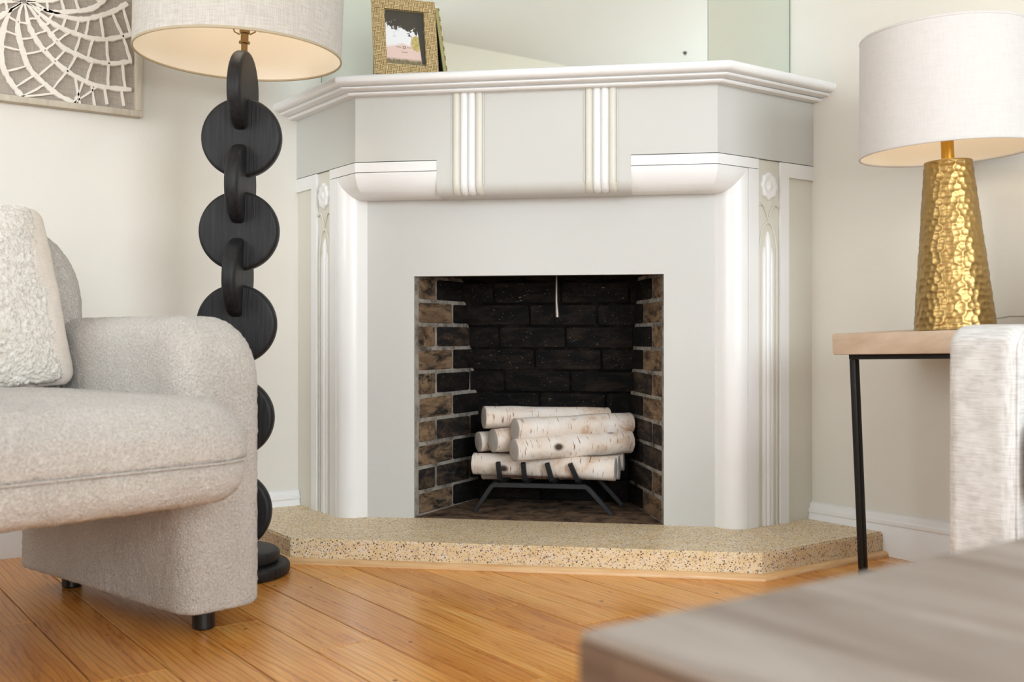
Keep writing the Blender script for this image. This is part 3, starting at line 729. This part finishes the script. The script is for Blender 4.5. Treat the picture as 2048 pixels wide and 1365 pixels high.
tl = empty('table_lamp'); tag(tl, 'hammered gold tapered table lamp with a white drum shade', 'table lamp')
tl.matrix_world = lean2 @ Matrix.Translation((2.145, 1.285, TZ + .001)) @ Matrix.Rotation(-YAW, 4, 'Z')
# hammered tapered body with real dimples
HB, RB, RT = .364, .0855, .0500
rgn = np.random.default_rng(5); pts = []; nrow = 26
for r in range(nrow):
    z = (r + .5) / nrow * HB; rad = RB + (RT - RB) * z / HB; nc = max(int(round(2 * PI * rad / .0145)), 8)
    for c in range(nc): pts.append(((c + .5 * (r % 2)) / nc * 2 * PI + rgn.normal(0, .05), z + rgn.normal(0, .0018)))
pts = np.array(pts)
nu, nv = 220, 170; bm = bmesh.new(); rs = []
au = np.arange(nu) / nu * 2 * PI
for j in range(nv + 1):
    z = HB * j / nv; rad = RB + (RT - RB) * z / HB
    near = pts[np.abs(pts[:, 1] - z) < .035]
    da = (au[:, None] - near[None, :, 0] + PI) % (2 * PI) - PI
    d = np.sqrt((da * rad) ** 2 + (z - near[None, :, 1]) ** 2).min(1)
    dep = np.clip(1 - (d / .0098) ** 2, 0, 1) * .0021 * min(1, (HB - z) / .006, z / .006 + .01)
    rs.append([((rad - dep[i]) * math.cos(au[i]), (rad - dep[i]) * math.sin(au[i]), z) for i in range(nu)])
rs += [[(RT * .97 * math.cos(a), RT * .97 * math.sin(a), HB + .002) for a in au], [(.012 * math.cos(a), .012 * math.sin(a), HB + .002) for a in au]]
rings(bm, rs); mesh('lamp_body', bm, GOLD, tl, 60)
bm = bmesh.new(); lathe(bm, [(.0135, HB), (.0135, HB + .085), (.017, HB + .086), (.017, HB + .12)], 24); mesh('lamp_neck', bm, GOLDSTEM, tl, 40)
bm = bmesh.new(); lathe(bm, [(.012, HB + .12), (.018, HB + .14), (.029, HB + .17), (.029, HB + .19), (.018, HB + .21), (.003, HB + .215)], 24); mesh('bulb', bm, BULB, tl, 60)
shade(tl, .184, .173, HB + .022, HB + .022 + .254, SHADE_WHITE, SHADE_LINER, SHADE_WHITE)
bulb_light(tl, HB + .18, 1.2, .042)
tubeobj('power_cord', [(.05, .07, .004), (.09, .10, .012), (.16, .085, .022), (.26, .03, .018), (.36, -.04, .006)], .0016, M('clear_cord', (150, 140, 126), .4).m, tl)

# ------------------------------------------------------------------ framed pulp-paper art on the left wall
art = empty('wall_art', (.5555, YC, 1.427)); tag(art, 'square framed relief of radiating white paper strands on taupe linen', 'wall art')
HWd = .2865
for nm, x0, x1, z0, z1 in (('frame_rail', -HWd, HWd, -HWd + .005, -HWd + .021), ('frame_rail', -HWd, HWd, HWd - .016, HWd), ('frame_stile', -HWd, -HWd + .018, -HWd + .021, HWd - .016), ('frame_stile', HWd - .018, HWd, -HWd + .021, HWd - .016)):
    boxobj(nm, x0, x1, -.030, -.002, z0, z1, ARTFRAME, art, .0012)
boxobj('backing', -HWd + .012, HWd - .012, -.011, -.004, -HWd + .014, HWd - .010, LINEN_ART, art)
ST = [[(0.577, 1.407), (0.605, 1.391), (0.645, 1.384), (0.69, 1.384), (0.731, 1.399), (0.771, 1.42), (0.806, 1.447)],
[(0.575, 1.391), (0.601, 1.372), (0.632, 1.356), (0.668, 1.346), (0.713, 1.339), (0.759, 1.344), (0.816, 1.366)],
[(0.569, 1.387), (0.588, 1.363), (0.614, 1.334), (0.641, 1.306), (0.679, 1.291), (0.724, 1.28), (0.771, 1.281), (0.816, 1.294)],
[(0.556, 1.382), (0.564, 1.345), (0.584, 1.308), (0.614, 1.274), (0.654, 1.244), (0.701, 1.223), (0.747, 1.215), (0.816, 1.218)],
[(0.541, 1.38), (0.537, 1.335), (0.547, 1.286), (0.564, 1.238), (0.597, 1.206), (0.632, 1.18), (0.672, 1.164)],
[(0.522, 1.381), (0.507, 1.339), (0.499, 1.283), (0.503, 1.233), (0.522, 1.195), (0.547, 1.164)]]
CXa, CZa = .551, 1.405
def catmull(p, n=7):
    out = []; p = [p[0]] + list(p) + [p[-1]]
    for i in range(1, len(p) - 2):
        for k in range(n):
            t = k / n; out.append(tuple(.5 * (2 * p[i][j] + (p[i + 1][j] - p[i - 1][j]) * t + (2 * p[i - 1][j] - 5 * p[i][j] + 4 * p[i + 1][j] - p[i + 2][j]) * t * t + (3 * p[i][j] - p[i - 1][j] - 3 * p[i + 1][j] + p[i + 2][j]) * t ** 3) for j in range(2)))
    out.append(tuple(p[-2])); return out
ra_ = random.Random(4)
def ribbon(name, pts, wd, y, th):
    lim = HWd - .0135
    pts = [p for p in pts if abs(p[0]) < lim and -HWd + .018 < p[1] < lim]
    if len(pts) < 2: return
    bm = bmesh.new(); rs = []; off = ra_.uniform(0, 40)
    for i, p in enumerate(pts):
        a, b = pts[max(i - 1, 0)], pts[min(i + 1, len(pts) - 1)]; dx, dz = b[0] - a[0], b[1] - a[1]; l = math.hypot(dx, dz) or 1
        nx, nz = -dz / l, dx / l; ww = (wd[i] if isinstance(wd, list) else wd) * (1 + .45 * noise.noise((i * .55 + off, 0, 0)))
        rs.append([(p[0] + nx * ww / 2, y, p[1] + nz * ww / 2), (p[0] + nx * ww * .35, y - th, p[1] + nz * ww * .35), (p[0] - nx * ww * .35, y - th, p[1] - nz * ww * .35), (p[0] - nx * ww / 2, y, p[1] - nz * ww / 2)])
    rings(bm, rs); mesh(name, bm, PAPER, art)
base = [[(x_ - .5555, z_ - 1.427) for x_, z_ in catmull(s_)] for s_ in ST]
cx0, cz0 = CXa - .5555, CZa - 1.427
def rotp(p, k):
    x_, z_ = p[0] - cx0, p[1] - cz0
    for _ in range(k): x_, z_ = -z_, x_
    return (x_ + cx0, z_ + cz0)
for k in range(4):
    fam = [[rotp(p, k) for p in s_] for s_ in base[(0, 0, 0, 2)[k]:(6, 5, 5, 5)[k]]]
    for s_ in fam:
        n = len(s_); s2 = [((cx0 * .75 + s_[0][0] * .25), (cz0 * .75 + s_[0][1] * .25))] + s_
        ribbon('paper_strand', s2, [.006 + .009 * min(1, i / 10) for i in range(n + 1)], -.0135, .005)
    nxt = [rotp(p, k + 1) for p in base[5]] if False else None
    for a, b in zip(fam, fam[1:]):
        na = len(a); stops = [.12, .24, .36, .47, .58, .69, .80, .91]
        for f in stops:
            p = a[min(int(f * na), na - 1)]; qn = min(b, key=lambda t: (t[0] - p[0]) ** 2 + (t[1] - p[1]) ** 2)
            if f > .75 and math.hypot(qn[0] - p[0], qn[1] - p[1]) > .11: continue
            ov = .003
            seg = [(p[0] + (qn[0] - p[0]) * t + ra_.uniform(-.0008, .0008), p[1] + (qn[1] - p[1]) * t + ra_.uniform(-.0008, .0008)) for t in (-.03, .2, .4, .6, .8, 1.03)]
            ribbon('paper_rung', seg, .0066, -.012, .007)
    # rungs running out to the frame from the outermost strands
    for s_, dr in ((fam[(3, 3, 3, 1)[k]], None),):
        for f in (.62, .74, .84, .93):
            p = s_[min(int(f * len(s_)), len(s_) - 1)]; d = rotp((cx0 + .012, cz0 - .075), k)
            seg = [(p[0] + (d[0] - cx0) * t, p[1] + (d[1] - cz0) * t) for t in (0, .2, .4, .6, .8, 1)]; ribbon('paper_rung', seg, .0066, -.012, .007)

# ------------------------------------------------------------------ boucle armchair
CA = math.radians(13.87)
ch = empty('armchair', (.696, 1.978, 0), CA); tag(ch, 'beige boucle armchair with rounded slab arms on stubby black legs', 'armchair')
CW = .90                                   # distance between arm centre lines
for xa in (0, -CW):
    bm = bmesh.new(); cy, cz = (-.078 + .64) / 2, (.044 + .598) / 2
    soft(bm, .758, .614, (.05, .13, .075, .04), -.082, .094, .055, .055, lambda u, v, t: (xa + t, min(cy + .02 + u, .585), max(cz - .03 + v, .046)))
    fuzzy(mesh('arm', bm, BOUCLE, ch, 180))
    for yy in (0, .513):
        bm = bmesh.new(); lathe(bm, [(.019, .0005), (.0215, .003), (.0215, .055)], 28); o = mesh('leg', bm, BLACKPLASTIC, ch, 40); o.location = (xa, yy, 0)
bm = bmesh.new(); th = math.radians(7)
def mpb(u, v, t): z = v + .265; return (-CW / 2 + u, .385 + t * math.cos(th) + z * math.sin(th) * 1.0, .29 + z * math.cos(th) - t * math.sin(th))
soft(bm, CW + .01, .53, (.17, .17, .05, .05), 0, .19, .07, .08, mpb, .012, .02)
fuzzy(mesh('backrest', bm, BOUCLE, ch, 180))
def seat_outline(): return CW - .070
bm = bmesh.new(); sd = .66; sy = -.245 + sd / 2
soft(bm, CW - .035, sd, (.05, .05, .12, .12), .343, .452, .012, .085, lambda u, v, t: (-CW / 2 + u, sy + v, t), 0, .016)
seat = fuzzy(mesh('seat_cushion', bm, BOUCLE, ch, 180))
bm = bmesh.new()
soft(bm, CW - .041, sd - .006, (.05, .05, .118, .118), .272, .349, .05, .010, lambda u, v, t: (-CW / 2 + u, sy + .002 + v, t))
fuzzy(mesh('seat_rail', bm, BOUCLE, ch, 180))
out = rr(CW - .037, sd - .002, (.05, .05, .119, .119), 12)
bm = bmesh.new(); tube(bm, [(-CW / 2 + u, sy + v, .346) for u, v in out] + [(-CW / 2 + out[0][0], sy + out[0][1], .346)], .0022, 6, False)
mesh('seam_piping', bm, BOUCLE, seat, 180)

# ------------------------------------------------------------------ throw pillow on the armchair
pw_ = empty('throw_pillow'); tag(pw_, 'cream chunky-weave throw pillow with linen edge leaning in the armchair', 'pillow')
PWd, PHt, PT = .50, .375, .07
def lens_ring(sc, side):
    o = []
    for u, v in rr(PWd, PHt, (.03,) * 4, 10):
        pin = 1 - .05 * (math.sin(2 * math.atan2(v / PHt, u / PWd)) ** 2 < .5)
        o.append((u * sc, side * PT * (1 - sc ** 2.6) ** .62, v * sc))
    return o
bm = bmesh.new(); scs = [.02, .2, .4, .55, .68, .78, .86, .92, .96, .985]
rings(bm, [lens_ring(s_, -1) for s_ in scs] + [lens_ring(1, 0)] + [lens_ring(s_, 1) for s_ in scs[::-1]])
fuzzy(mesh('pillow_cover', bm, LINEN_PILLOW, pw_, 180), .006, .006, .06, 4)
bm = bmesh.new()
def pan_ring(sc, dy): return [(x_ * .86 + .0, -PT * (1 - (.93 * sc) ** 2.6) ** .62 + dy, z_ * .985) for x_, y_, z_ in [(u * sc, 0, v * sc) for u, v in rr(PWd, PHt, (.02,) * 4, 10)]]
ps = (.02, .2, .4, .55, .68, .78, .86, .93, .98)
rings(bm, [pan_ring(k_, -.007) for k_ in ps] + [pan_ring(k_, .012) for k_ in ps[::-1]])
fuzzy(mesh('woven_panel', bm, WOVEN, pw_, 180), .0045, .012, .008, 1)
pl = Matrix.Translation((.696, 1.978, 0)) @ Matrix.Rotation(CA, 4, 'Z') @ Matrix.Translation((-.335, .325, .452)) @ Matrix.Rotation(math.radians(-13), 4, 'X') @ Matrix.Rotation(math.radians(-5), 4, 'Y') @ Matrix.Translation((0, 0, PHt / 2 - .012))
pw_.matrix_world = pl

# ------------------------------------------------------------------ white linen sofa against the right wall
sf = empty('sofa', (1.744, 1.086, 0)); tag(sf, 'white linen sofa whose padded arm shows beside the side table', 'sofa')
SL, SDp = 1.95, .57
for y1 in (0, -SL + .128):
    bm = bmesh.new(); soft(bm, SDp, .545, (.03, .045, .02, .02), -.128, 0, .022, .022, lambda u, v, t: (SDp / 2 + u, y1 + t, .035 + .2725 + v), .004, .004)
    a_ = mesh('arm', bm, LINEN_SOFA, sf, 180); fuzzy(a_, .006, .003, .05, 3)
    pts = [(SDp / 2 + u * 1.0, y1 - .1275, .3075 + v) for u, v in rr(SDp - .03, .515, (.02, .035, .015, .015), 8)]
    bm = bmesh.new(); tube(bm, pts + [pts[0]], .0035, 6, False); mesh('arm_welt', bm, LINEN_SOFA, a_, 180)
boxobj('sofa_base', .03, SDp - .02, -SL + .125, -.125, .06, .28, LINEN_SOFA, sf, .02, 3)
bm = bmesh.new(); soft(bm, SL - .25, .52, (.05,) * 4, SDp - .2, SDp, .05, .05, lambda u, v, t: (t, -SL / 2 + u, .50 + v), .01); fuzzy(mesh('backrest', bm, LINEN_SOFA, sf, 180), .012, .004, .05)
for k in range(2):
    hw = (SL - .27) / 4; bm = bmesh.new(); soft(bm, .44, hw * 2, (.04,) * 4, .28, .43, .03, .05, lambda u, v, t: (.0 + .22 + u, -.135 - hw * (2 * k + 1) + v, t), 0, .02); fuzzy(mesh('seat_cushion', bm, LINEN_SOFA, sf, 180), .012, .004, .05)
for xx in (.06, SDp - .06):
    for yy in (-.064, -SL + .064): boxobj('leg', xx - .02, xx + .02, yy - .02, yy + .02, .0005, .045, BLACKPLASTIC, sf, .003)

# ------------------------------------------------------------------ coffee table in the near foreground
CTX, CTY, CTZ = .362, .441, .40
ct = empty('coffee_table', (CTX, CTY, 0)); tag(ct, 'grey washed wood coffee table, blurred in the near right foreground', 'coffee table')
CL, CD = 1.05, 1.25
nb = 6; bwid = CL / nb
for k in range(nb):
    o = boxobj('top_board', bwid * k + .0005, bwid * (k + 1) - .0005, -CD, 0, CTZ - .005, CTZ, COFFEE, ct, .002)
for y0 in (-.03, -CD): boxobj('apron', .0, CL, y0, y0 + .03, CTZ - .10, CTZ - .0052, COFFEE_SIDE, ct)
for nm, x0 in (('side_apron', 0), ('side_apron', CL - .03)): boxobj(nm, x0, x0 + .03, -CD + .03, -.03, CTZ - .10, CTZ - .0052, COFFEE_SIDE, ct)
for xx in (.005, CL - .085):
    for yy in (-.085, -CD + .005): boxobj('leg', xx, xx + .08, yy, yy + .08, .0005, CTZ - .1, COFFEE_SIDE, ct, .004)
bpy.context.view_layer.update()
